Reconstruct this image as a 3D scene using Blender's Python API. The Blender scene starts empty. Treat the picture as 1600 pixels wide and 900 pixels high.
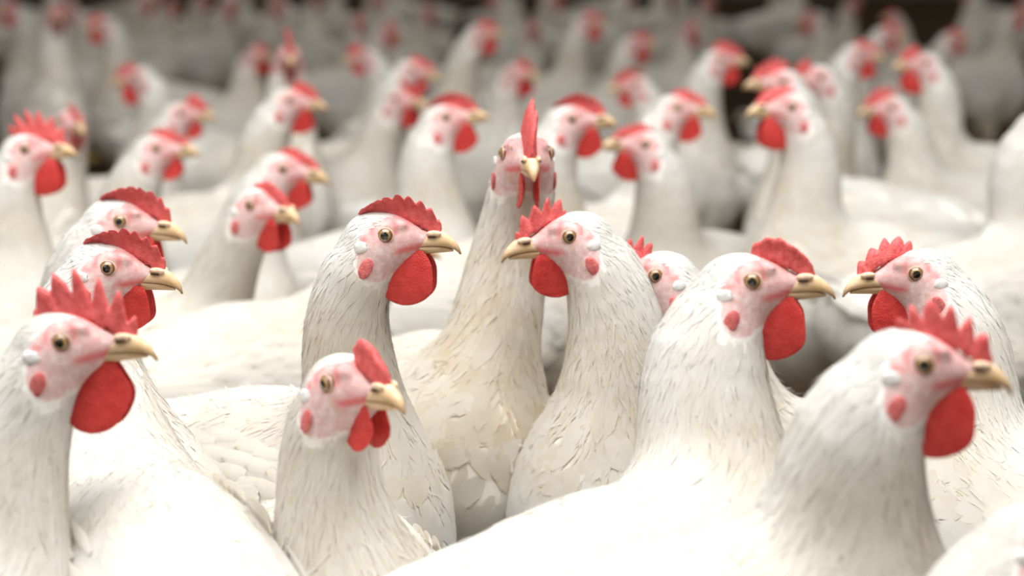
import bpy, math, random
import numpy as np
from mathutils import Vector, Matrix

random.seed(7)
RNG = np.random.default_rng(7)
SC = bpy.context.scene
COL = SC.collection

# ------------------------------------------------------------------ camera
FPX = 3600.0                      # focal length in pixels of the 1600 wide frame
CAM_H = 0.63
PITCH = math.atan(563.0 / FPX)    # camera looks down by this much
cam = bpy.data.cameras.new('camera')
camo = bpy.data.objects.new('camera', cam)
COL.objects.link(camo)
camo.location = (0, 0, CAM_H)
camo.rotation_euler = (math.pi / 2 - PITCH, 0, 0)
cam.sensor_width = 36.0
cam.lens = FPX * 36.0 / 1600.0
cam.clip_start = 0.05
cam.dof.use_dof = True
cam.dof.focus_distance = FPX / 2520.0
cam.dof.aperture_fstop = 5.9
SC.camera = camo

# ------------------------------------------------------------------ world, light, exposure
w = bpy.data.worlds.new('shed_air')
SC.world = w
w.use_nodes = True
w.node_tree.nodes['Background'].inputs[0].default_value = (1.0, 0.94, 0.85, 1)
w.node_tree.nodes['Background'].inputs[1].default_value = 0.21


def area(name, loc, rot, sx, sy, power, color):
    l = bpy.data.lights.new(name, 'AREA')
    l.shape = 'RECTANGLE'
    l.size = sx
    l.size_y = sy
    l.energy = power
    l.color = color
    o = bpy.data.objects.new(name, l)
    o.location = loc
    o.rotation_euler = rot
    COL.objects.link(o)


area('roof_light', (0.0, 0.95, 2.6), (0, 0, 0), 3.4, 2.0, 112, (1.0, 1.0, 0.985))
area('side_window_light', (-2.6, -1.2, 2.1), (math.radians(58), 0, math.radians(-48)), 2.4, 1.4, 10, (0.97, 0.98, 1.0))
SC.view_settings.view_transform = 'Standard'
SC.view_settings.look = 'None'
SC.view_settings.gamma = 1.0
SC.view_settings.use_curve_mapping = False
SC.view_settings.exposure = 0.57

# ------------------------------------------------------------------ projection helpers
CP, SP = math.cos(PITCH), math.sin(PITCH)


def unproject(px, py, depth):
    x = (px - 800.0) / FPX * depth
    yc = (450.0 - py) / FPX * depth
    return np.array([x, depth * CP + yc * SP, CAM_H - depth * SP + yc * CP])


def project(p):
    d = p[..., 1] * CP - (p[..., 2] - CAM_H) * SP
    yc = p[..., 1] * SP + (p[..., 2] - CAM_H) * CP
    return 800 + FPX * p[..., 0] / d, 450 - FPX * yc / d, d


def rotz(a):
    c, s = math.cos(a), math.sin(a)
    return np.array([[c, -s, 0], [s, c, 0], [0, 0, 1.0]])


def roty(a):   # positive lifts +X
    c, s = math.cos(a), math.sin(a)
    return np.array([[c, 0, -s], [0, 1, 0], [s, 0, c]])


def rotx(a):
    c, s = math.cos(a), math.sin(a)
    return np.array([[1, 0, 0], [0, c, -s], [0, s, c]])


# ------------------------------------------------------------------ materials
def nodes(name):
    m = bpy.data.materials.new(name)
    m.use_nodes = True
    nt = m.node_tree
    b = nt.nodes['Principled BSDF']
    return m, nt, b


def N(nt, t, **kw):
    n = nt.nodes.new(t)
    for k, v in kw.items():
        setattr(n, k, v)
    return n


def noise(nt, scale, detail=3.0, rough=0.55, coord='Object', stretch=None):
    tc = N(nt, 'ShaderNodeTexCoord')
    src = tc.outputs[coord]
    if stretch:
        mp = N(nt, 'ShaderNodeMapping')
        mp.inputs['Scale'].default_value = stretch
        nt.links.new(src, mp.inputs[0])
        src = mp.outputs[0]
    n = N(nt, 'ShaderNodeTexNoise')
    n.inputs['Scale'].default_value = scale
    n.inputs['Detail'].default_value = detail
    n.inputs['Roughness'].default_value = rough
    nt.links.new(src, n.inputs['Vector'])
    return n


def ramp(nt, fac, stops):
    r = N(nt, 'ShaderNodeValToRGB')
    e = r.color_ramp.elements
    while len(e) < len(stops):
        e.new(0.5)
    for i, (p, c) in enumerate(stops):
        e[i].position = p
        e[i].color = (*c, 1) if len(c) == 3 else c
    nt.links.new(fac, r.inputs[0])
    return r


def mix(nt, fac, a, b, mode='MIX'):
    n = N(nt, 'ShaderNodeMix', data_type='RGBA', blend_type=mode)
    for v, s in ((fac, n.inputs[0]), (a, n.inputs[6]), (b, n.inputs[7])):
        if isinstance(v, (float, int)):
            s.default_value = v
        elif isinstance(v, tuple):
            s.default_value = (*v, 1)
        else:
            nt.links.new(v, s)
    return n.outputs[2]


def bump(nt, b, h, strength, dist):
    n = N(nt, 'ShaderNodeBump')
    n.inputs['Strength'].default_value = strength
    n.inputs['Distance'].default_value = dist
    nt.links.new(h, n.inputs['Height'])
    nt.links.new(n.outputs[0], b.inputs['Normal'])


def attr(nt, name):
    a = N(nt, 'ShaderNodeAttribute')
    a.attribute_name = name
    return a.outputs['Fac']


def feather_colour(nt):
    """white plumage with cream staining, dirtier where the 'dirt' attribute says"""
    n1 = noise(nt, 16, 4, 0.6)
    n2 = noise(nt, 70, 4, 0.7)
    cream = ramp(nt, n1.outputs[0], [(0.40, (0, 0, 0)), (0.72, (1, 1, 1))])
    d = attr(nt, 'dirt')
    mul = N(nt, 'ShaderNodeMath', operation='MULTIPLY_ADD')
    nt.links.new(cream.outputs[0], mul.inputs[0])
    mul.inputs[1].default_value = 0.30
    nt.links.new(d, mul.inputs[2])
    mul.use_clamp = True
    base = mix(nt, mul.outputs[0], (0.89, 0.885, 0.868), (0.70, 0.585, 0.40))
    sp = ramp(nt, n2.outputs[0], [(0.66, (0, 0, 0)), (0.76, (1, 1, 1))])
    m2 = N(nt, 'ShaderNodeMath', operation='MULTIPLY')
    nt.links.new(sp.outputs[0], m2.inputs[0])
    nt.links.new(d, m2.inputs[1])
    return mix(nt, m2.outputs[0], base, (0.30, 0.18, 0.08))


def m_body():
    m, nt, b = nodes('white_down_and_skin')
    fc = feather_colour(nt)
    sn = noise(nt, 260, 4, 0.65)
    sk = ramp(nt, sn.outputs[0], [(0.28, (0.64, 0.38, 0.36)), (0.50, (0.70, 0.50, 0.475)), (0.72, (0.80, 0.67, 0.64))])
    red = mix(nt, attr(nt, 'red'), sk.outputs[0], (0.70, 0.16, 0.16))
    # ragged border between bare skin and feathers
    bn = noise(nt, 420, 3, 0.7)
    ad = N(nt, 'ShaderNodeMath', operation='ADD')
    nt.links.new(attr(nt, 'skin'), ad.inputs[0])
    mm = N(nt, 'ShaderNodeMath', operation='MULTIPLY_ADD')
    nt.links.new(bn.outputs[0], mm.inputs[0])
    mm.inputs[1].default_value = 0.7
    mm.inputs[2].default_value = -0.35
    nt.links.new(mm.outputs[0], ad.inputs[1])
    edge = ramp(nt, ad.outputs[0], [(0.35, (0, 0, 0)), (0.62, (1, 1, 1))])
    nt.links.new(mix(nt, edge.outputs[0], fc, red), b.inputs['Base Color'])
    sp = N(nt, 'ShaderNodeMath', operation='MULTIPLY')
    nt.links.new(edge.outputs[0], sp.inputs[0])
    sp.inputs[1].default_value = 0.22
    nt.links.new(sp.outputs[0], b.inputs['Specular IOR Level'])
    b.inputs['Roughness'].default_value = 0.62
    b.inputs['Subsurface Weight'].default_value = 0.08
    b.inputs['Subsurface Radius'].default_value = (0.006, 0.003, 0.002)
    bn2 = noise(nt, 620, 3, 0.6, stretch=(1, 1, 0.6))
    bump(nt, b, bn2.outputs[0], 0.25, 0.0008)
    return m


def m_plume(name):
    m, nt, b = nodes(name)
    fc = feather_colour(nt)
    out = nt.nodes['Material Output']
    df = N(nt, 'ShaderNodeBsdfDiffuse')
    tr = N(nt, 'ShaderNodeBsdfTranslucent')
    nt.links.new(fc, df.inputs[0])
    nt.links.new(fc, tr.inputs[0])
    ms = N(nt, 'ShaderNodeMixShader')
    ms.inputs[0].default_value = 0.40
    nt.links.new(df.outputs[0], ms.inputs[1])
    nt.links.new(tr.outputs[0], ms.inputs[2])
    nt.links.new(ms.outputs[0], out.inputs[0])
    nt.nodes.remove(b)
    return m


def m_red(name, c1, c2, sc, rough):
    m, nt, b = nodes(name)
    n = noise(nt, sc, 5, 0.65)
    r = ramp(nt, n.outputs[0], [(0.3, c1), (0.7, c2)])
    nt.links.new(r.outputs[0], b.inputs['Base Color'])
    b.inputs['Roughness'].default_value = rough
    b.inputs['Specular IOR Level'].default_value = 0.35
    b.inputs['Subsurface Weight'].default_value = 0.22
    b.inputs['Subsurface Radius'].default_value = (0.006, 0.0015, 0.001)
    n2 = noise(nt, 900, 2, 0.5)
    bump(nt, b, n2.outputs[0], 0.55, 0.0012)
    return m


def m_beak():
    m, nt, b = nodes('horn_beak')
    n = noise(nt, 120, 4, 0.6, stretch=(0.4, 1, 1.6))
    r = ramp(nt, n.outputs[0], [(0.3, (0.64, 0.42, 0.20)), (0.55, (0.79, 0.57, 0.35)), (0.75, (0.83, 0.69, 0.49))])
    tip = mix(nt, attr(nt, 'tip'), r.outputs[0], (0.30, 0.17, 0.07))
    nt.links.new(tip, b.inputs['Base Color'])
    b.inputs['Roughness'].default_value = 0.42
    b.inputs['Specular IOR Level'].default_value = 0.4
    b.inputs['Subsurface Weight'].default_value = 0.08
    b.inputs['Subsurface Radius'].default_value = (0.004, 0.002, 0.001)
    return m


def m_plain(name, c, rough=0.5, spec=0.4, sc=200, var=0.2, coat=0.0):
    m, nt, b = nodes(name)
    n = noise(nt, sc, 3)
    r = ramp(nt, n.outputs[0], [(0.3, tuple(x * (1 - var) for x in c)), (0.7, tuple(min(1, x * (1 + var)) for x in c))])
    nt.links.new(r.outputs[0], b.inputs['Base Color'])
    b.inputs['Roughness'].default_value = rough
    b.inputs['Specular IOR Level'].default_value = spec
    b.inputs['Coat Weight'].default_value = coat
    b.inputs['Coat Roughness'].default_value = 0.05
    return m


def m_floor():
    m, nt, b = nodes('brown_litter')
    n = noise(nt, 9, 8, 0.7)
    n2 = noise(nt, 120, 6, 0.7)
    r = ramp(nt, n.outputs[0], [(0.3, (0.045, 0.028, 0.016)), (0.6, (0.10, 0.065, 0.037)), (0.75, (0.17, 0.12, 0.07))])
    c = mix(nt, 0.5, r.outputs[0], n2.outputs[0], 'OVERLAY')
    nt.links.new(c, b.inputs['Base Color'])
    b.inputs['Roughness'].default_value = 0.95
    b.inputs['Specular IOR Level'].default_value = 0.1
    bump(nt, b, n2.outputs[0], 1.0, 0.02)
    return m


M = dict(
    body=m_body(), plume=m_plume('white_feather'),
    comb=m_red('comb_red', (0.60, 0.070, 0.068), (0.80, 0.17, 0.165), 260, 0.5),
    wattle=m_red('wattle_red', (0.52, 0.030, 0.026), (0.66, 0.062, 0.052), 160, 0.42),
    lobe=m_red('earlobe_red', (0.58, 0.10, 0.10), (0.74, 0.24, 0.22), 300, 0.5),
    beak=m_beak(), tuft=m_plain('ear_tuft_white', (0.89, 0.87, 0.83), 0.85, 0.1),
    cere=m_plain('nostril_flap', (0.80, 0.60, 0.42), 0.5),
    pupil=m_plain('pupil_black', (0.006, 0.005, 0.004), 0.12, 0.6, coat=1.0),
    iris=m_plain('amber_iris', (0.36, 0.215, 0.075), 0.2, 0.5, 900, 0.45, coat=1.0),
    rim=m_plain('dark_iris_rim', (0.16, 0.055, 0.03), 0.25, 0.5, coat=0.6),
    lid=m_plain('pale_eyelid', (0.68, 0.47, 0.34), 0.5, 0.3),
    slit=m_plain('nostril_dark', (0.05, 0.025, 0.015), 0.8, 0.1),
    leg=m_plain('yellow_shank', (0.62, 0.42, 0.14), 0.6, 0.3),
    floor=m_floor(), wall=m_plain('grey_board', (0.30, 0.28, 0.25), 0.9, 0.1, 4, 0.25),
)


# ------------------------------------------------------------------ mesh helpers
def mesh_np(name, V, quads, mats, attrs=None, mat_idx=None, tris=None):
    """V (n,3); quads (m,4) int; optional tris (k,3)"""
    me = bpy.data.meshes.new(name)
    quads = np.asarray(quads, dtype=np.int32).reshape(-1, 4)
    nt_ = 0 if tris is None else len(tris)
    loops = quads.ravel()
    starts = np.arange(len(quads), dtype=np.int32) * 4
    if nt_:
        tris = np.asarray(tris, dtype=np.int32)
        starts = np.concatenate([starts, len(loops) + np.arange(nt_, dtype=np.int32) * 3])
        loops = np.concatenate([loops, tris.ravel()])
    me.vertices.add(len(V))
    me.vertices.foreach_set('co', np.asarray(V, dtype=np.float32).ravel())
    me.loops.add(len(loops))
    me.loops.foreach_set('vertex_index', loops.astype(np.int32))
    me.polygons.add(len(starts))
    me.polygons.foreach_set('loop_start', starts.astype(np.int32))
    me.update(calc_edges=True)
    me.polygons.foreach_set('use_smooth', np.ones(len(starts), dtype=bool))
    if mat_idx is not None:
        me.polygons.foreach_set('material_index', np.asarray(mat_idx, dtype=np.int32))
    for m in (mats if isinstance(mats, (list, tuple)) else [mats]):
        me.materials.append(m)
    for k, a in (attrs or {}).items():
        at = me.attributes.new(k, 'FLOAT', 'POINT')
        at.data.foreach_set('value', np.asarray(a, dtype=np.float32))
    me.validate()
    return me


def grid_quads(nu, nv, wrap_v=False, off=0):
    i, j = np.meshgrid(np.arange(nu - 1), np.arange(nv if wrap_v else nv - 1), indexing='ij')
    j2 = (j + 1) % nv
    return (np.stack([i * nv + j, (i + 1) * nv + j, (i + 1) * nv + j2, i * nv + j2], -1) + off).reshape(-1, 4)


def ellipsoid_pts(c, r, nu=10, nv=14):
    u = np.linspace(0.02, math.pi - 0.02, nu)
    v = np.linspace(0, 2 * math.pi, nv, endpoint=False)
    U, Vv = np.meshgrid(u, v, indexing='ij')
    P = np.stack([np.cos(U), np.sin(U) * np.cos(Vv), np.sin(U) * np.sin(Vv)], -1)
    return (P * np.array(r) + np.array(c)).reshape(-1, 3), grid_quads(nu, nv, True)


def hash_noise(P, sc, seed=0):
    a = P * sc
    return (np.sin(a[..., 0] * 1.7 + a[..., 1] * 2.3 + seed) + np.sin(a[..., 1] * 3.1 - a[..., 2] * 2.2 + seed * 1.7)
            + np.sin(a[..., 2] * 2.9 + a[..., 0] * 1.3 + seed * 2.9)) / 3.0


# ------------------------------------------------------------------ head furniture (head frame: eye midpoint = origin, +X forward, mm)
def upper_beak_mesh():
    xs = np.array([17, 21, 25, 29, 33, 37, 40.2, 43, 45.1, 46.4])
    top = np.array([-1.5, 0.0, 1.0, 1.5, 1.2, -0.5, -2.8, -5.8, -9.2, -12.8])
    bot = np.array([-9.2, -8.4, -7.9, -7.6, -7.6, -8.0, -8.8, -10.0, -11.6, -13.4])
    hw = np.array([7.0, 7.0, 6.6, 6.0, 5.2, 4.3, 3.4, 2.5, 1.6, 0.5])
    nv = 16
    P = []
    for x, t, b, ww in zip(xs, top, bot, hw):
        for k in range(nv):
            a = 2 * math.pi * k / nv
            ca, sa = math.cos(a), math.sin(a)
            zz = b + (t - b) * max(0, sa) ** 0.85 if sa > 0 else b + 1.0 * sa * 0.5
            shear = (zz - 0.5 * (t + b)) * max(0.0, (38 - x) / 20.0)
            P.append((x + shear - (0.9 if sa < 0 else 0), ww * math.copysign(abs(ca) ** 0.85, ca), zz))
    P = np.array(P) * 1e-3
    tip = np.clip((P[:, 0] - 0.0425) / 0.004, 0, 1)
    tip = np.maximum(tip, 0.7 * np.clip((-0.0074 - P[:, 2]) / 0.0012, 0, 1) * np.clip((P[:, 0] - .029) / .01, 0, 1))
    return mesh_np('upper_beak', P, grid_quads(len(xs), nv, True), M['beak'], {'tip': tip})


def lower_beak_mesh():
    xs = np.array([13, 18, 23, 28, 32, 36, 39, 41.2])
    top = np.array([-9.6, -9.0, -8.5, -8.3, -8.5, -9.1, -9.9, -10.9])
    bot = np.array([-13.5, -13.9, -13.7, -13.2, -12.8, -12.4, -12.1, -11.8])
    hw = np.array([7.4, 6.8, 6.0, 5.2, 4.4, 3.4, 2.3, 0.7])
    nv = 14
    P = []
    for x, t, b, ww in zip(xs, top, bot, hw):
        for k in range(nv):
            a = 2 * math.pi * k / nv
            ca, sa = math.cos(a), math.sin(a)
            z = t + 0.3 * sa if sa > 0 else t + (t - b) * sa
            P.append((x, ww * ca, z))
    P = np.array(P) * 1e-3
    return mesh_np('lower_beak', P, grid_quads(len(xs), nv, True), M['beak'], {'tip': 0.15 * np.ones(len(P))})


def nostril_mesh():
    V1, q1 = ellipsoid_pts((29.5, 4.7, 0.2), (5.0, 2.0, 2.1))
    V2, q2 = ellipsoid_pts((28.3, 6.2, -1.9), (3.2, 0.8, 0.7))
    P = np.concatenate([V1, V2])
    P2 = P * np.array([1, -1, 1])
    n = len(V1)
    Q = np.concatenate([q1, q2 + n])
    Qm = Q[:, ::-1] + len(P)
    mi = np.array([0] * len(q1) + [1] * len(q2))
    return mesh_np('nostril', np.concatenate([P, P2]) * 1e-3, np.concatenate([Q, Qm]), [M['cere'], M['slit']], None, np.concatenate([mi, mi]))


EYE_Y = 0.0


def eye_mesh(side):
    # surface of revolution about the Y axis: pupil, iris, rim, ball
    r = np.array([0.02, 1.3, 2.5, 2.55, 3.2, 3.8, 3.85, 4.1, 4.4, 4.8, 5.3, 4.4, 0.1])
    R = 5.4
    y = np.sqrt(np.maximum(0, R * R - r * r))
    y[-3:] = [0.6, -2.5, -4.0]
    slot = [0, 0, 0, 1, 1, 1, 2, 2, 2, 2, 2, 2]
    nv = 24
    P = []
    for rr, yy in zip(r, y):
        for k in range(nv):
            a = 2 * math.pi * k / nv
            P.append((rr * math.cos(a), side * (yy + EYE_Y), rr * math.sin(a)))
    q = grid_quads(len(r), nv, True)
    if side > 0:
        q = q[:, ::-1]
    return mesh_np('eye', np.array(P) * 1e-3, q, [M['pupil'], M['iris'], M['rim']], None, np.repeat(slot, nv))


def eyelid_mesh(side):
    nu, nv = 28, 8
    P = []
    for i in range(nu):
        a = 2 * math.pi * i / nu
        ca, sa = math.cos(a), math.sin(a)
        R = 4.7 + 0.2 * ca
        tube = 0.55 + 0.25 * max(0, sa)
        for j in range(nv):
            b = 2 * math.pi * j / nv
            rr = R + tube * math.cos(b)
            P.append((rr * ca * 1.08, side * (EYE_Y + 2.55 + 0.65 * tube * math.sin(b)), rr * sa * 0.97))
    i, j = np.meshgrid(np.arange(nu), np.arange(nv), indexing='ij')
    q = np.stack([i * nv + j, ((i + 1) % nu) * nv + j, ((i + 1) % nu) * nv + (j + 1) % nv, i * nv + (j + 1) % nv], -1).reshape(-1, 4)
    return mesh_np('eyelid', np.array(P) * 1e-3, q, M['lid'])


def ear_tuft_mesh(side):
    V, q = ellipsoid_pts((-15.2, side * 0.6, -7.6), (4.6, 1.1, 3.8), 12, 16)
    V += 0.45 * hash_noise(V, 1.9)[:, None]
    return mesh_np('ear_tuft', V * 1e-3, q, M['tuft'])


def earlobe_mesh(side):
    V, q = ellipsoid_pts((0, 0, 0), (4.2, 1.25, 7.2), 14, 18)
    V = V @ roty(math.radians(-24)).T + np.array([-12.0, side * 0.5, -21.0])
    V += 0.35 * hash_noise(V, 1.3)[:, None]
    return mesh_np('earlobe', V * 1e-3, q, M['lobe'])


def wattle_mesh(side, W, Lh, splay, seed):
    nu, nv = 19, 28
    P, ph = [], seed * 1.3
    v = np.sin(np.linspace(0, 1, nu) * math.pi / 2)
    half = np.sqrt(np.clip(1 - ((v - 0.56) / 0.56) ** 2, 0, None))
    half = np.where(v < 0.56, 0.46 + 0.54 * np.sin(v / 0.56 * math.pi / 2), np.sqrt(np.clip(1 - ((v - 0.56) / 0.44) ** 2, 0, None)))
    half[-1] = 0.03
    for i in range(nu):
        for k in range(nv):
            a = 2 * math.pi * k / nv
            ca, sa = math.cos(a), math.sin(a)
            thick = 2.1 * (1 - 0.45 * v[i]) * (1 if i < nu - 1 else 0.2)
            xloc = W * half[i] * ca * (1 + .05 * math.sin(v[i] * 9 + ph))
            yloc = thick * sa * (1 - 0.5 * abs(ca)) + 1.6 * math.sin(v[i] * 3.2 + ph) + 2.2 * (xloc / W) ** 2 * math.sin(ph)
            P.append((14.0 + xloc - 3.0 * v[i], side * (5.2 + yloc + splay * v[i] * Lh * 0.3), -10.5 - Lh * v[i]))
    P = np.array(P)
    P[:, 1] += 0.45 * hash_noise(P, 0.8, seed)
    return mesh_np('wattle', P * 1e-3, grid_quads(nu, nv, True), M['wattle'])


def comb_mesh(seed, H=17.0, x0=-9.0, x1=33.0, teeth=6, depth=0.45, flop=0.0, lean=0.0, fan=1.0, back=0.0, peak=0.45, thick=3.4, unroll=0.0):
    """H height mm, flop sideways fold (sign = side), back = rear lobe overhang"""
    rs = np.random.default_rng(seed)
    nu, nv = 61, 8
    u = np.linspace(0, 1, nu)
    xb = x0 + (x1 - x0) * u
    zb = np.interp(xb, [-14, -6, 4, 12, 20, 27, 35], [9.5, 11.8, 12.2, 11.0, 7.5, 3.5, -1.5])
    ang = np.radians(90 + fan * (34 - 52 * u))
    prof = np.interp(u, [0, 0.06, peak * 0.55, peak, 0.8, 0.95, 1], [0.16, 0.48, 0.86, 1.0, 0.80, 0.5, 0.2])
    ph = rs.uniform(0, 1)
    phase = u * teeth + ph
    tooth = 1 - np.abs((phase % 1) - 0.5) * 2
    amp = rs.uniform(0.6, 1.25, teeth + 3)[np.floor(phase).astype(int)]
    h = H * prof * (1 - depth * (1 - np.clip(tooth * 1.15, 0, 1) ** 0.9) * np.clip(amp, 0, 1.2))
    h = np.maximum(h, 0.8)
    P, side_rows = [], []
    vv = np.linspace(-0.18, 1, nv)
    wig = rs.uniform(0, 6)
    for i in range(nu):
        row = []
        for s in (1, -1):
            for v in (vv if s > 0 else vv[::-1]):
                hh = h[i] * v
                t = thick * (1 - 0.62 * max(v, 0)) * (0.04 if v >= 1 else 1) * (0.35 + 0.65 * min(1, u[i] * 7, (1 - u[i]) * 7))
                k = max(v, 0)
                # sideways fold: bend over an arc
                fl = flop * (1 - unroll * u[i])
                th = fl * k * 1.5
                if abs(fl) > 0.02:
                    rad = H * prof[i] / abs(fl * 1.5)
                    th = h[i] * k / rad
                    up = rad * math.sin(abs(th))
                    lat = math.copysign(rad * (1 - math.cos(abs(th))), flop)
                    if v < 0:
                        up = hh
                else:
                    up, lat = hh, 0.0
                lat += lean * max(hh, 0) + 0.8 * k * math.sin(u[i] * 15 + wig)
                row.append((xb[i] + up * math.cos(ang[i]) - back * k * (1 - u[i]) ** 2, lat + s * t, zb[i] + up * math.sin(ang[i]) - 0.3))
        P += row
    P = np.array(P)
    P += 0.42 * hash_noise(P, 1.5, seed)[:, None] * np.array([.5, 1, .5])
    nr = nv * 2
    q = grid_quads(nu, nr, True)
    n = nu * nr
    P2 = np.concatenate([P, [P[:nr].mean(0)], [P[n - nr:n].mean(0)]])
    tr = [(n, (k + 1) % nr, k) for k in range(nr)] + [(n + 1, n - nr + k, n - nr + (k + 1) % nr) for k in range(nr)]
    tr = [(a, c, b) for a, b, c in tr]
    return mesh_np('comb', P2 * 1e-3, q[:, ::-1], M['comb'], tris=tr)


# ------------------------------------------------------------------ signed distance hen
def sd_ell(P, c, r, R=None):
    d = P - np.array(c, dtype=np.float32)
    if R is not None:
        d = d @ R.astype(np.float32)      # into local axes
    r = np.array(r, dtype=np.float32)
    k0 = np.sqrt(((d / r) ** 2).sum(-1)) + 1e-9
    k1 = np.sqrt(((d / (r * r)) ** 2).sum(-1)) + 1e-9
    return k0 * (k0 - 1) / k1


def sd_cone(P, a, b, ra, rb):
    a = np.array(a, dtype=np.float32)
    ba = np.array(b, dtype=np.float32) - a
    t = np.clip(((P - a) @ ba) / (ba @ ba), 0, 1)
    d = P - a - t[..., None] * ba
    return np.sqrt((d * d).sum(-1)) - (ra + (rb - ra) * t)


def smin(a, b, k):
    h = np.maximum(k - np.abs(a - b), 0) / k
    return np.minimum(a, b) - h * h * k * 0.25


class Hen:
    """pose: E eye midpoint in hen frame (origin on the ground under the body, heading +X), Rh head rotation"""

    def __init__(self, E, Rh, nw=1.0, fat=1.0, zt=1.0, tilt=11.0):
        self.E, self.Rh, self.nw, self.fat = np.array(E, float), np.array(Rh, float), nw, fat
        self.Rt = roty(math.radians(tilt))
        self.zt = zt
        hp = lambda x, y, z: self.E + self.Rh @ (np.array([x, y, z]) * 1e-3)
        self.hp = hp
        P0 = np.array([0.078, 0.0, 0.225 * zt])
        P3 = hp(-11, 0, -11)
        bd = self.Rh @ np.array([-0.72, 0, -0.70])
        bd = bd * 0.75 + 0.25 * np.array([-0.2, 0, -0.98])
        Ln = np.linalg.norm(P3 - P0)
        P2 = P3 + bd * 0.36 * Ln
        P1 = P0 + np.array([0.10, (P3 - P0)[1] * 0.6, 0.99]) * 0.42 * Ln
        t = np.linspace(0, 1, 11)[:, None]
        self.curve = (1 - t) ** 3 * P0 + 3 * (1 - t) ** 2 * t * P1 + 3 * (1 - t) * t * t * P2 + t ** 3 * P3
        tt = t[:, 0]
        self.rad = np.interp(tt, [0, .18, .4, .62, .82, 1], [.0505, .0440, .0370, .0315, .0262, .0197]) * np.interp(tt, [0, .8, 1], [nw, nw, 1])

    def torso(self, P):
        f, z, R = self.fat, self.zt, self.Rt
        Q = P.copy()
        Q[..., 1] = np.abs(Q[..., 1])
        d = sd_ell(Q, (-0.020, 0, 0.236 * z), (0.130, 0.068 * f, 0.081), R)
        d = smin(d, sd_ell(Q, (0.064, 0, 0.207 * z), (0.061, 0.058 * f, 0.078)), 0.05)
        d = smin(d, sd_ell(Q, (-0.115, 0, 0.235 * z), (0.072, 0.046 * f, 0.048), roty(math.radians(-18))), 0.05)
        d = smin(d, sd_cone(Q, (-0.01, 0.043 * f, 0.185 * z), (0.012, 0.044 * f, 0.105 * z), 0.042, 0.017), 0.03)
        return d

    def neck(self, P):
        d = None
        for i in range(10):
            e = sd_cone(P, self.curve[i], self.curve[i + 1], self.rad[i], self.rad[i + 1])
            d = e if d is None else smin(d, e, 0.008)
        return d

    def head(self, P):
        L = ((P - self.E.astype(np.float32)) @ self.Rh.astype(np.float32)) * 1000.0
        L[..., 1] = np.abs(L[..., 1])
        d = sd_ell(L, (-4.5, 0, -3.2), (23.5, 15.0, 16.0))
        d = smin(d, sd_cone(L, (6, 0, -4.8), (25, 0, -4.2), 12.4, 5.6), 7.0)
        d = smin(d, sd_cone(L, (10, 0, -11), (-8, 0, -17), 6.6, 11.5), 8.0)
        d = smin(d, sd_ell(L, (-9, 10.5, -14.5), (8, 5, 8)), 5.0)
        d = smin(d, sd_ell(L, (3, 10.3, 6.3), (10, 3.6, 3.0)), 4.0)
        e = sd_ell(L, (0, 18.3, 0), (7.5, 3.8, 6.8))
        h = np.maximum(2.5 - np.abs(d + e), 0) / 2.5
        d = np.maximum(d, -e) + h * h * 2.5 * 0.25
        return d * 1e-3

    def f(self, P):
        sh = P.shape[:-1]
        P = P.reshape(-1, 3).astype(np.float32)
        d = self.torso(P)
        n = np.full(len(P), 9.0, np.float32)
        lo = self.curve.min(0) - 0.14
        hi = self.curve.max(0) + 0.14
        m = ((P > lo) & (P < hi)).all(-1)
        if m.any():
            n[m] = self.neck(P[m])
        d = smin(d, n, 0.036)
        m = (np.abs(P - self.E.astype(np.float32)) < 0.075).all(-1)
        if m.any():
            d[m] = smin(d[m], self.head(P[m]), 0.010)
        return d.reshape(sh)

    def grad(self, P, h=6e-4):
        f0 = self.f(P)
        g = np.stack([self.f(P + np.eye(3)[i] * h) - f0 for i in range(3)], -1) / h
        return f0, g

    def project(self, P, lift=0.0, it=1):
        for _ in range(it):
            f0, g = self.grad(P)
            n = g / (np.linalg.norm(g, axis=-1, keepdims=True) + 1e-9)
            P = P - (f0 - lift)[:, None] * n
        return P, n

    def flow(self, P):
        """direction in which feathers lie"""
        dn = np.linalg.norm(P[:, None, :] - self.curve[None], axis=-1)
        i = np.argmin(dn, 1)
        tang = np.gradient(self.curve, axis=0)
        tang /= np.linalg.norm(tang, axis=-1, keepdims=True)
        fn = -tang[i]
        wn = np.clip(i / 10.0 * 1.5 - 0.1, 0, 1)[:, None]
        ft = np.array([-0.97, 0, -0.24]) + np.zeros_like(P)
        fl = fn * wn + ft * (1 - wn)
        hd = self.Rh @ np.array([-1.0, 0, 0.05])
        wh = np.clip(1 - np.linalg.norm(P - self.E, axis=-1) / 0.036, 0, 1)[:, None]
        return fl * (1 - wh) + hd * wh * 1.3

    # ---------------- surface nets
    def mesh(self, fine, coarse):
        def axis(lo, hi, c0, c1):
            out = [lo]
            while out[-1] < hi:
                x = out[-1]
                dist = max(c0 - x, x - c1, 0)
                out.append(x + min(coarse, fine + dist * 0.22))
            return np.array(out, np.float32)
        c = self.hp(6, 0, -5)
        r = 0.027
        allx = np.concatenate([self.curve, [self.hp(35, 0, 0), self.hp(0, 25, 15), self.hp(0, -25, 15)]])
        X = axis(-0.20, max(0.165, allx[:, 0].max() + 0.03), c[0] - r, c[0] + r)
        Y = axis(min(-0.10, allx[:, 1].min() - .03), max(0.10, allx[:, 1].max() + .03), c[1] - r, c[1] + r)
        Z = axis(0.07, max(self.E[2] + 0.03, 0.34), c[2] - r, c[2] + r)
        G = np.stack(np.meshgrid(X, Y, Z, indexing='ij'), -1)
        F = self.f(G)
        s = F < 0
        nx, ny, nz = s.shape
        acc = np.zeros((nx - 1, ny - 1, nz - 1, 3), np.float32)
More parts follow.
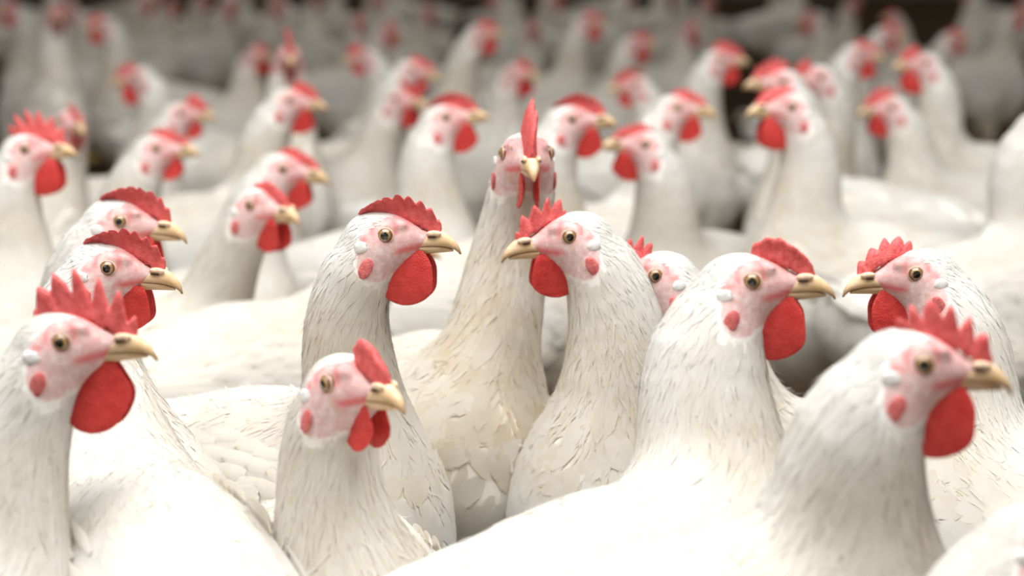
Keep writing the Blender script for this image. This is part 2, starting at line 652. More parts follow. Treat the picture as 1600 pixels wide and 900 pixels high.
        cnt = np.zeros((nx - 1, ny - 1, nz - 1), np.float32)
        sl = lambda o, n: slice(o, n - 1 + o)
        for ax in range(3):
            oth = [a for a in range(3) if a != ax]
            for o1 in (0, 1):
                for o2 in (0, 1):
                    o = [0, 0, 0]
                    o[oth[0]], o[oth[1]] = o1, o2
                    a = tuple(sl(o[k], s.shape[k]) for k in range(3))
                    o[ax] = 1
                    b = tuple(sl(o[k], s.shape[k]) for k in range(3))
                    x = s[a] != s[b]
                    fa, fb = F[a][x], F[b][x]
                    t = (fa / (fa - fb))[:, None]
                    acc[x] += G[a][x] * (1 - t) + G[b][x] * t
                    cnt[x] += 1
        act = cnt > 0
        idx = np.full(cnt.shape, -1, np.int64)
        idx[act] = np.arange(act.sum())
        V = acc[act] / cnt[act][:, None]
        quads = []
        for ax in range(3):
            a, b = [k for k in range(3) if k != ax]
            if ax == 1:
                a, b = b, a
            s0 = [slice(1, -1)] * 3
            s0[ax] = slice(0, -1)
            s1 = list(s0)
            s1[ax] = slice(1, None)
            x = s[tuple(s0)] != s[tuple(s1)]
            ii = np.argwhere(x)
            ii[:, a] += 1
            ii[:, b] += 1
            ins = s[tuple(ii.T)]
            def at(da, db):
                jj = ii.copy()
                jj[:, a] += da
                jj[:, b] += db
                return idx[tuple(jj.T)]
            q = np.stack([at(-1, -1), at(0, -1), at(0, 0), at(-1, 0)], -1)
            q[~ins] = q[~ins][:, ::-1]
            quads.append(q)
        Q = np.concatenate(quads)
        Q = Q[(Q >= 0).all(1)]
        V, n = self.project(V.astype(np.float64), 0.0, 2)
        return V, Q, n

    def masks(self, V):
        L = (V - self.E) @ self.Rh * 1000
        x, y, z = L[:, 0], L[:, 1], L[:, 2]
        near = np.linalg.norm(L, axis=-1) < 60
        a = 1.35 - np.sqrt(((x - 7) / 22.5) ** 2 + ((z + 7.0) / 17.5) ** 2)
        b = 1.35 - np.sqrt(((x + 6) / 11) ** 2 + ((z + 16) / 13) ** 2)
        skin = np.clip(np.maximum(a, b) * 1.9, 0, 1)
        skin = np.where((x > 16), 1.0, skin)
        skin *= near & (np.abs(y) < 30)
        # redder skin round the eye, the lores, the gape and the comb base
        e = np.exp(-((np.hypot(x + 1, z - 3.5) - 7.4) / 1.9) ** 2) * (0.25 + 0.45 * (z > 0))
        gx = np.clip((x - 9) / 16, 0, 1)
        g = np.exp(-((z + 10.2 - 3.2 * gx) / 2.3) ** 2) * np.clip((x - 3) / 6, 0, 1)
        c = np.exp(-((z - np.interp(x, [-6, 12, 27], [13, 10, 3.5])) / 3.0) ** 2) * np.clip((x - 2) / 12, 0, 1)
        l = 0.25 * np.exp(-((x - 15) ** 2 + (z + 2) ** 2) / 60)
        t = np.exp(-((x + 13) / 4) ** 2 - ((z + 2.5) / 1.8) ** 2) * 0.7
        red = np.clip(e + g * 0.95 + c + l + t, 0, 1) * near
        return skin, red

    def side_y(self, x, z, side):
        y = 0.032
        for _ in range(12):
            P = np.array([self.E + self.Rh @ np.array([x * 1e-3, side * y, z * 1e-3])])
            y -= 0.85 * float(self.f(P)[0])
        return side * y

    def dirt(self, V, amount):
        z = V[:, 2] / self.zt
        d = np.clip((0.245 - z) / 0.11, 0, 1) * 0.75
        front = np.clip((V[:, 0] - 0.02) / 0.10, 0, 1)
        neck_shade_tint = np.clip((V[:, 2] - 0.24) / 0.04, 0, 1) * np.clip(1 - (V[:, 2] - self.E[2] + 0.06) / 0.05, 0, 1)  # tan painted on necks for the warm shadow below the heads, not soiling
        return np.clip(d + 0.36 * neck_shade_tint * (0.35 + 0.65 * front) + 0.02, 0, 1) * amount


def strips(hen, P, lens, wid, lifts, prof, dirt_amt, three=False, jit=0.18):
    """feathers as bent strips lying along the flow; returns verts, quads, dirt"""
    n = len(P)
    K = len(prof)
    rows, nors, flows = [], [], []
    p, nor = hen.project(P, lifts[0], 1)
    fl = hen.flow(p)
    fl += RNG.normal(0, jit, fl.shape)
    for k in range(K):
        fl = fl - (fl * nor).sum(-1, keepdims=True) * nor
        fl /= np.linalg.norm(fl, axis=-1, keepdims=True) + 1e-9
        rows.append(p)
        nors.append(nor)
        flows.append(fl)
        if k < K - 1:
            lf = lifts[k + 1] * RNG.uniform(0.6, 1.5, n)
            p, nor = hen.project(p + fl * (lens / (K - 1))[:, None], lf, 1)
    V = []
    for k in range(K):
        sd = np.cross(nors[k], flows[k])
        wv = (wid * prof[k] * 0.5)[:, None]
        if three:
            V.append(np.stack([rows[k] - sd * wv, rows[k] + nors[k] * 0.0007 * prof[k], rows[k] + sd * wv], 1))
        else:
            V.append(np.stack([rows[k] - sd * wv, rows[k] + sd * wv], 1))
    V = np.stack(V, 1)                     # n,K,c,3
    c = V.shape[2]
    base = (np.arange(n) * K * c)[:, None]
    q = []
    for k in range(K - 1):
        for j in range(c - 1):
            a = k * c + j
            q.append(base + np.array([a, a + c, a + c + 1, a + 1])[None])
    Q = np.stack(q, 1).reshape(-1, 4)
    Vf = V.reshape(-1, 3)
    dr = np.repeat(hen.dirt(rows[0], dirt_amt) * RNG.uniform(0.6, 1.3, n) + RNG.uniform(0, 0.16, n) ** 1.5, K * c)
    NO = np.repeat(np.stack(nors, 1)[:, :, None, :], c, 2).reshape(-1, 3)
    return Vf, Q, dr, NO


def join(parts):
    V, Q, D, o = [], [], [], 0
    for v, q, d in parts:
        V.append(v)
        Q.append(q + o)
        D.append(d)
        o += len(v)
    return np.concatenate(V), np.concatenate(Q), np.concatenate(D)


def sample_surface(V, Q, n_pts, weight):
    a, b, c, d = (V[Q[:, k]] for k in range(4))
    area_ = np.linalg.norm(np.cross(c - a, d - b), axis=-1) * 0.5 * weight[Q].mean(1)
    cdf = np.cumsum(area_)
    i = np.searchsorted(cdf, (np.arange(n_pts) + RNG.uniform(0, 1, n_pts)) / n_pts * cdf[-1])
    i = np.clip(i, 0, len(Q) - 1)
    u, v = RNG.uniform(0, 1, (2, n_pts, 1))
    return (a[i] * (1 - u) + b[i] * u) * (1 - v) + (d[i] * (1 - u) + c[i] * u) * v


def plumage_mesh(hen, V, Q, skin, dens, dirt_amt):
    dn = np.linalg.norm(V[:, None, :] - hen.curve[None], axis=-1)
    nk = np.argmin(dn - hen.rad[None], 1) / 10.0
    on_neck = np.clip(nk * 3 - 0.35, 0, 1)
    dh = np.linalg.norm(V - hen.hp(-4, 0, -4), axis=-1)
    head = (dh < 0.030).astype(float)
    free = np.clip(1.5 - skin * 2.0, 0, 1)
    low = np.clip((V[:, 2] - 0.11) / 0.05, 0.15, 1)
    parts = []
    n1 = int(3300 * dens)
    P = sample_surface(V, Q, n1, on_neck * free * (1 - head) + 1e-6)
    up = np.clip((P[:, 2] - 0.26) / 0.16, 0, 1)
    parts.append(strips(hen, P, RNG.uniform(.020, .034, n1) * (1.15 - 0.4 * up), RNG.uniform(.0026, .0048, n1) / dens ** .5,
                        [-.0007, .0003, .0004, .0006], [.7, 1, .8, .15], dirt_amt, jit=0.10))
    nw_ = int(260 * dens)                     # loose wisps standing off the neck
    P = sample_surface(V, Q, nw_, on_neck * free * (1 - head) + 1e-6)
    parts.append(strips(hen, P, RNG.uniform(.012, .024, nw_), RNG.uniform(.0008, .0015, nw_),
                        [-.0006, .0006, .0014, .0030], [1, .9, .6, .1], dirt_amt, jit=0.25))
    n2 = int(800 * dens)
    P = sample_surface(V, Q, n2, head * free + 1e-6)
    parts.append(strips(hen, P, RNG.uniform(.007, .012, n2), RNG.uniform(.0010, .0018, n2) / dens ** .5,
                        [-.0006, .0002, .0004], [.8, 1, .15], dirt_amt, jit=0.12))
    n3 = int(1700 * dens)
    P = sample_surface(V, Q, n3, (1 - on_neck) * free * low + 1e-6)
    parts.append(strips(hen, P, RNG.uniform(.022, .040, n3), RNG.uniform(.009, .017, n3) / dens ** .3,
                        [-.0007, .0002, .00035, .0006], [.55, 1, .95, .25], dirt_amt, three=True, jit=0.16))
    v, q, d = join([p[:3] for p in parts])
    me = mesh_np('plumage', v, q, M['plume'], {'dirt': d})
    me.normals_split_custom_set_from_vertices(np.concatenate([p[3] for p in parts]).tolist())
    return me


def blade(p0, p1, up, wdt, curl=0.0, K=6):
    """one stiff feather from p0 to p1, three verts across"""
    t = np.linspace(0, 1, K)[:, None]
    ax = p1 - p0
    side = np.cross(up, ax)
    side = side / (np.linalg.norm(side) + 1e-9)
    c = p0 + ax * t + up * curl * np.sin(t * math.pi / 1.0)
    pr = np.interp(t[:, 0], [0, .2, .7, .9, 1], [.55, .9, 1, .75, .2])[:, None]
    V = np.stack([c - side * wdt * pr, c + up * 0.0016, c + side * wdt * pr], 1).reshape(-1, 3)
    return V, grid_quads(K, 3)


def wing_mesh(hen, side, dirt_amt):
    nu, nv = 22, 11
    u = np.linspace(0, 1, nu)
    xs = 0.070 - 0.222 * u
    top = np.interp(u, [0, .08, .3, .65, 1], [.268, .292, .298, .286, .262]) * hen.zt
    bot = np.interp(u, [0, .08, .25, .55, .85, 1], [.248, .212, .188, .196, .232, .256]) * hen.zt
    P = np.zeros((nu, nv, 3))
    P[..., 0] = xs[:, None]
    v = np.linspace(0, 1, nv)
    P[..., 2] = top[:, None] * (1 - v) + bot[:, None] * v
    P[..., 1] = side * 0.115
    p = P.reshape(-1, 3)
    for _ in range(14):                       # walk inwards to the flank
        fv = hen.f(p)
        p[:, 1] -= side * np.clip(fv, -0.02, 0.02) * 0.9
        p[:, 1] = side * np.maximum(side * p[:, 1], 0.016)
    edge = np.minimum(np.minimum(np.minimum(v, 1 - v)[None] * 7, u[:, None] * 9), 1).reshape(-1)
    edge = np.clip(np.minimum(edge, ((1 - u)[:, None] * 8 + 0.15 + 0 * v[None]).reshape(-1)), 0, 1)
    outer = p.copy()
    outer[:, 1] += side * (-0.0012 + 0.0062 * np.sqrt(edge))
    inner = p.copy()
    inner[:, 1] -= side * 0.007
    Vs = np.concatenate([outer, inner])
    q1 = grid_quads(nu, nv)
    q2 = q1[:, ::-1] + nu * nv
    rim = []
    idx = np.arange(nu * nv).reshape(nu, nv)
    loop = list(idx[0, :]) + list(idx[1:, -1]) + list(idx[-1, -2::-1]) + list(idx[-2:0:-1, 0])
    for a, b in zip(loop, loop[1:] + loop[:1]):
        rim.append((b, a, a + nu * nv, b + nu * nv))
    Qs = np.concatenate([q1, q2, np.array(rim)])
    if side > 0:
        Qs = Qs[:, ::-1]
    O = outer.reshape(nu, nv, 3)
    parts = [(Vs, Qs, hen.dirt(Vs, dirt_amt) * 0.6)]
    out = np.array([0, side, 0.0])

    def surf(uu, vv_):
        iu, iv = np.clip(uu, 0, 1) * (nu - 1), np.clip(vv_, 0, 1) * (nv - 1)
        a, b = int(min(iu, nu - 2)), int(min(iv, nv - 2))
        fu, fv = iu - a, iv - b
        return (O[a, b] * (1 - fu) * (1 - fv) + O[a + 1, b] * fu * (1 - fv) + O[a, b + 1] * (1 - fu) * fv + O[a + 1, b + 1] * fu * fv)
    # coverts in rows, then long flight feathers
    for (r, cnt, ln, wd) in ((0.04, 9, 0.10, .0065), (0.11, 11, 0.10, .0065), (0.18, 12, 0.11, .0068), (0.26, 12, 0.12, .0070), (0.34, 12, 0.13, .0070), (0.42, 12, 0.17, .0074)):
        for k in range(cnt):
            vv_ = (k + 0.5) / cnt
            uu = r + 0.025 * RNG.normal()
            vv_ = min(max(vv_ + 0.02 * RNG.normal(), 0.02), 0.98)
            a = surf(uu, vv_) + out * 0.0012
            b = surf(uu + ln, vv_ * 0.95 + 0.015 + 0.02 * RNG.normal()) + out * 0.0020
            V_, q_ = blade(a, b, out, wd * RNG.uniform(.8, 1.15), 0.001)
            parts.append((V_, q_, hen.dirt(V_, dirt_amt) * 0.8))
    for k in range(9):
        vv_ = 0.10 + 0.86 * (k + 0.5) / 9
        a = surf(0.50 + 0.05 * RNG.normal(), vv_) + out * 0.001
        tipu = 1.06 - 0.30 * abs(vv_ - 0.35)
        b = surf(min(tipu, 1), 0.15 + 0.6 * vv_) + out * 0.003 + np.array([-0.025 * max(0, 1.05 - vv_), 0, -0.006 * vv_])
        V_, q_ = blade(a, b, out, .0075, 0.002)
        parts.append((V_, q_, hen.dirt(V_, dirt_amt) * 0.8))
    v_, q_, d_ = join(parts)
    me = mesh_np('wing', v_, q_, M['plume'], {'dirt': d_ + np.repeat(RNG.uniform(0, 0.08, len(d_) // 3 + 1), 3)[:len(d_)]})
    _, g = hen.grad(v_)                       # shade with the curve of the flank, softly
    g /= np.linalg.norm(g, axis=-1, keepdims=True) + 1e-9
    mn = np.zeros(len(v_) * 3, np.float32)
    me.vertices.foreach_get('normal', mn)
    mn = mn.reshape(-1, 3)
    mn = np.where((mn * g).sum(-1, keepdims=True) < 0, -mn, mn)
    nn = 0.72 * g + 0.28 * mn
    nn /= np.linalg.norm(nn, axis=-1, keepdims=True) + 1e-9
    me.normals_split_custom_set_from_vertices(nn.tolist())
    return me


def tail_mesh(hen, dirt_amt, spread=1.0, lift=0.0):
    z = hen.zt
    parts = []
    for k in range(11):
        a = (k - 5) / 5.0
        rise = math.radians(17 + lift + 10 * (1 - abs(a)) + RNG.normal() * 3)
        yaw = a * 0.24 * spread
        ln = 0.070 * (1 - 0.22 * abs(a)) * RNG.uniform(0.9, 1.05)
        p0 = np.array([-0.135, a * 0.024, 0.250 * z + 0.010 * (1 - abs(a))])
        d = np.array([-math.cos(rise) * math.cos(yaw), math.sin(yaw), math.sin(rise)])
        up = np.array([math.sin(rise) * 0.8, a * 0.95, math.cos(rise)])
        up /= np.linalg.norm(up)
        V_, q_ = blade(p0, p0 + d * ln, up, .0105, 0.004)
        parts.append((V_, q_, RNG.uniform(0.0, 0.35) * np.ones(len(V_)) * dirt_amt))
    for k in range(26):                            # soft coverts over the tail base
        a = RNG.uniform(-1, 1)
        p0 = np.array([-0.120 - 0.02 * RNG.uniform(), a * 0.032, 0.262 * z - 0.016 * abs(a)])
        d = np.array([-0.85, a * 0.35, 0.30 + 0.2 * RNG.normal()])
        V_, q_ = blade(p0, p0 + d * 0.038, np.array([0.3, a * 0.7, 0.7]), .007, 0.002, 5)
        parts.append((V_, q_, 0.1 * np.ones(len(V_)) * dirt_amt))
    v_, q_, d_ = join(parts)
    return mesh_np('tail', v_, q_, M['plume'], {'dirt': d_})


def leg_mesh(side, zt, fat):
    def tube(pts, rads, nv=8):
        P = []
        pts = np.array(pts, float)
        for i, (c, r) in enumerate(zip(pts, rads)):
            t = pts[min(i + 1, len(pts) - 1)] - pts[max(i - 1, 0)]
            t /= np.linalg.norm(t)
            a = np.cross(t, [0.31, 0.9, 0.2])
            a /= np.linalg.norm(a)
            b = np.cross(t, a)
            for k in range(nv):
                th = 2 * math.pi * k / nv
                P.append(c + r * (math.cos(th) * a + math.sin(th) * b))
        return np.array(P), grid_quads(len(pts), nv, True), np.zeros(len(P))
    y = side * 0.044 * fat
    parts = [tube([(0.012, y, 0.125 * zt), (0.000, y, 0.088 * zt), (0.010, y, 0.045), (0.018, y, 0.012)], [.010, .0078, .0062, .0075])]
    for a, ln in ((-28, .048), (0, .060), (28, .048), (180, .026)):
        d = np.array([math.cos(math.radians(a)), side * math.sin(math.radians(a)), 0])
        b = np.array([0.018, y, 0.0])
        parts.append(tube([b + [0, 0, .010], b + d * ln * .45 + [0, 0, .0085], b + d * ln * .85 + [0, 0, .0055], b + d * (ln + .012) + [0, 0, .0012]], [.006, .0052, .0042, .0008]))
    v, q, _ = join(parts)
    return mesh_np('leg', v, q, M['leg'])


# ------------------------------------------------------------------ shared head furniture
UPPER, LOWER, NOSTRIL = upper_beak_mesh(), lower_beak_mesh(), nostril_mesh()
SIDES = (1, -1)
EYE = {s: eye_mesh(s) for s in SIDES}
LID = {s: eyelid_mesh(s) for s in SIDES}
TUFT = {s: ear_tuft_mesh(s) for s in SIDES}
LOBE = {s: earlobe_mesh(s) for s in SIDES}
WATTLES = {(s, k): wattle_mesh(s, W, Lh, sp, k + (0 if s > 0 else 5)) for s in SIDES
           for k, (W, Lh, sp) in enumerate(((17.6, 36, .16), (16.0, 31, .20), (12.5, 26, .25), (19.0, 40, .12)))}
#       name: fixed settings, F = flop towards the viewer's side
COMBS = {
    'floppy': dict(H=21, teeth=8, depth=.36, flop=1.45, unroll=.78, back=9, x0=-11, fan=.7, peak=.5),
    'spiky': dict(H=19, teeth=6, depth=.58, flop=.10, back=3, x0=-8, x1=34),
    'short': dict(H=17, teeth=5, depth=.55, flop=.15, back=0, x0=0, x1=34, peak=.4),
    'tall': dict(H=26, teeth=6, depth=.64, flop=.05, back=4, x0=-13, x1=35, peak=.45),
    'smooth': dict(H=15, teeth=5, depth=.10, flop=.42, back=0, x0=0, x1=35, fan=.4, peak=.5),
    'round': dict(H=17, teeth=2, depth=.12, flop=.25, x0=7, x1=33, fan=.8, peak=.45, thick=5.0),
    'low': dict(H=12, teeth=7, depth=.42, flop=.35, back=4, x0=-6, x1=34),
    'lobed': dict(H=15, teeth=5, depth=.42, flop=.30, back=2, x0=0, x1=35, peak=.5),
    'blade': dict(H=30, teeth=6, depth=.18, flop=.20, back=5, x0=-9, thick=4.2),
}
COMB_CACHE = {}


def comb_for(kind, sign, seed):
    key = (kind, sign, seed)
    if key not in COMB_CACHE:
        kw = dict(COMBS[kind])
        kw['flop'] = kw.get('flop', 0) * sign
        COMB_CACHE[key] = comb_mesh(seed, **kw)
    return COMB_CACHE[key]


def link(name, me, parent, mat4=None):
    o = bpy.data.objects.new(name, me)
    o.parent = parent
    if mat4 is not None:
        o.matrix_local = mat4
    COL.objects.link(o)
    return o


def mat4_of(R, t):
    m = Matrix.Identity(4)
    for i in range(3):
        for j in range(3):
            m[i][j] = float(R[i][j])
        m[i][3] = float(t[i])
    return m


GROUP = 'white hens crowded in the flock'


def root_for(label):
    r = bpy.data.objects.new('white_hen', None)
    r.empty_display_size = 0.05
    COL.objects.link(r)
    r['label'] = label
    r['category'] = 'chicken'
    r['group'] = GROUP
    return r


def build_hen(label, hen, comb, wat, seed, fine, coarse, dens, dirt, flop_side):
    root = root_for(label)
    V, Q, n = hen.mesh(fine, coarse)
    skin, red = hen.masks(V)
    Vb = V - n * (0.0004 * (1 - np.clip(skin * 3, 0, 1)))[:, None] if dens > 0 else V
    me = mesh_np('body', Vb, Q, M['body'], {'skin': skin, 'red': red, 'dirt': hen.dirt(V, dirt)})
    link('body', me, root)
    if dens > 0:
        pl = link('plumage', plumage_mesh(hen, V, Q, skin, dens, dirt), root)
        pl['kind'] = 'stuff'
    H = mat4_of(hen.Rh, hen.E)
    link('comb', comb_for(comb, flop_side, seed % 5), root, H)
    ub = link('upper_beak', UPPER, root, H)
    link('nostril', NOSTRIL, ub)
    link('lower_beak', LOWER, root, H)
    for s in SIDES:
        def at_side(y):
            return mat4_of(hen.Rh, hen.E + hen.Rh @ np.array([0, y, 0]))
        ye = np.mean([hen.side_y(5.6 * math.cos(a), 5.4 * math.sin(a), s) for a in (0, 1.57, 3.14, 4.71)])
        e = link('eye', EYE[s], root, at_side(ye - s * 0.0021))
        link('eyelid', LID[s], e)
        link('wattle', WATTLES[(s, wat)], root, H)
        link('ear_tuft', TUFT[s], root, at_side(hen.side_y(-15.2, -7.6, s)))
        link('earlobe', LOBE[s], root, at_side(hen.side_y(-12, -21, s)))
        link('wing', wing_mesh(hen, s, dirt), root)
        link('leg', leg_mesh(s, hen.zt, hen.fat), root)
    link('tail', tail_mesh(hen, dirt, 1.0 + 0.3 * math.sin(seed), 8 * math.sin(seed * 2.1)), root)
    return root


def copy_hen(src, label):
    r = src.copy()
    COL.objects.link(r)
    r['label'] = label
    for ch in list(src.children):
        c = ch.copy()
        c.parent = r
        COL.objects.link(c)
        for g in list(ch.children):
            d = g.copy()
            d.parent = c
            COL.objects.link(d)
    return r


# ------------------------------------------------------------------ the setting
def build_floor():
    nx, ny = 90, 110
    x = np.linspace(-7, 7, nx)
    y = np.linspace(-1.5, 22, ny)
    X, Y = np.meshgrid(x, y, indexing='ij')
    Z = -0.006 + 0.005 * hash_noise(np.stack([X, Y, X * 0], -1), 5.0)
    P = np.stack([X, Y, np.minimum(Z, 0)], -1).reshape(-1, 3)
    o = bpy.data.objects.new('floor', mesh_np('floor', P, grid_quads(nx, ny), M['floor']))
    COL.objects.link(o)
    o['kind'] = 'structure'
    o['label'] = 'dark brown litter floor of the poultry house'


build_floor()


def build_wall(name, x0, x1, y0, y1, h, label):
    V = np.array([(x, y, z) for x in (x0, x1) for y in (y0, y1) for z in (-0.05, h)])
    Q = [(0, 1, 3, 2), (4, 6, 7, 5), (0, 4, 5, 1), (2, 3, 7, 6), (0, 2, 6, 4), (1, 5, 7, 3)]
    me = mesh_np(name, V, Q, M['wall'])
    me.polygons.foreach_set('use_smooth', np.zeros(6, dtype=bool))
    o = bpy.data.objects.new(name, me)
    COL.objects.link(o)
    o['kind'] = 'structure'
    o['label'] = label


build_wall('wall_back', -7, 7, 21.8, 22, 3.0, 'dim far end wall of the poultry house')
build_wall('wall_left', -7.2, -7, -1.5, 22, 3.0, 'long left side wall of the poultry house')
build_wall('wall_right', 7, 7.2, -1.5, 22, 3.0, 'long right side wall of the poultry house')

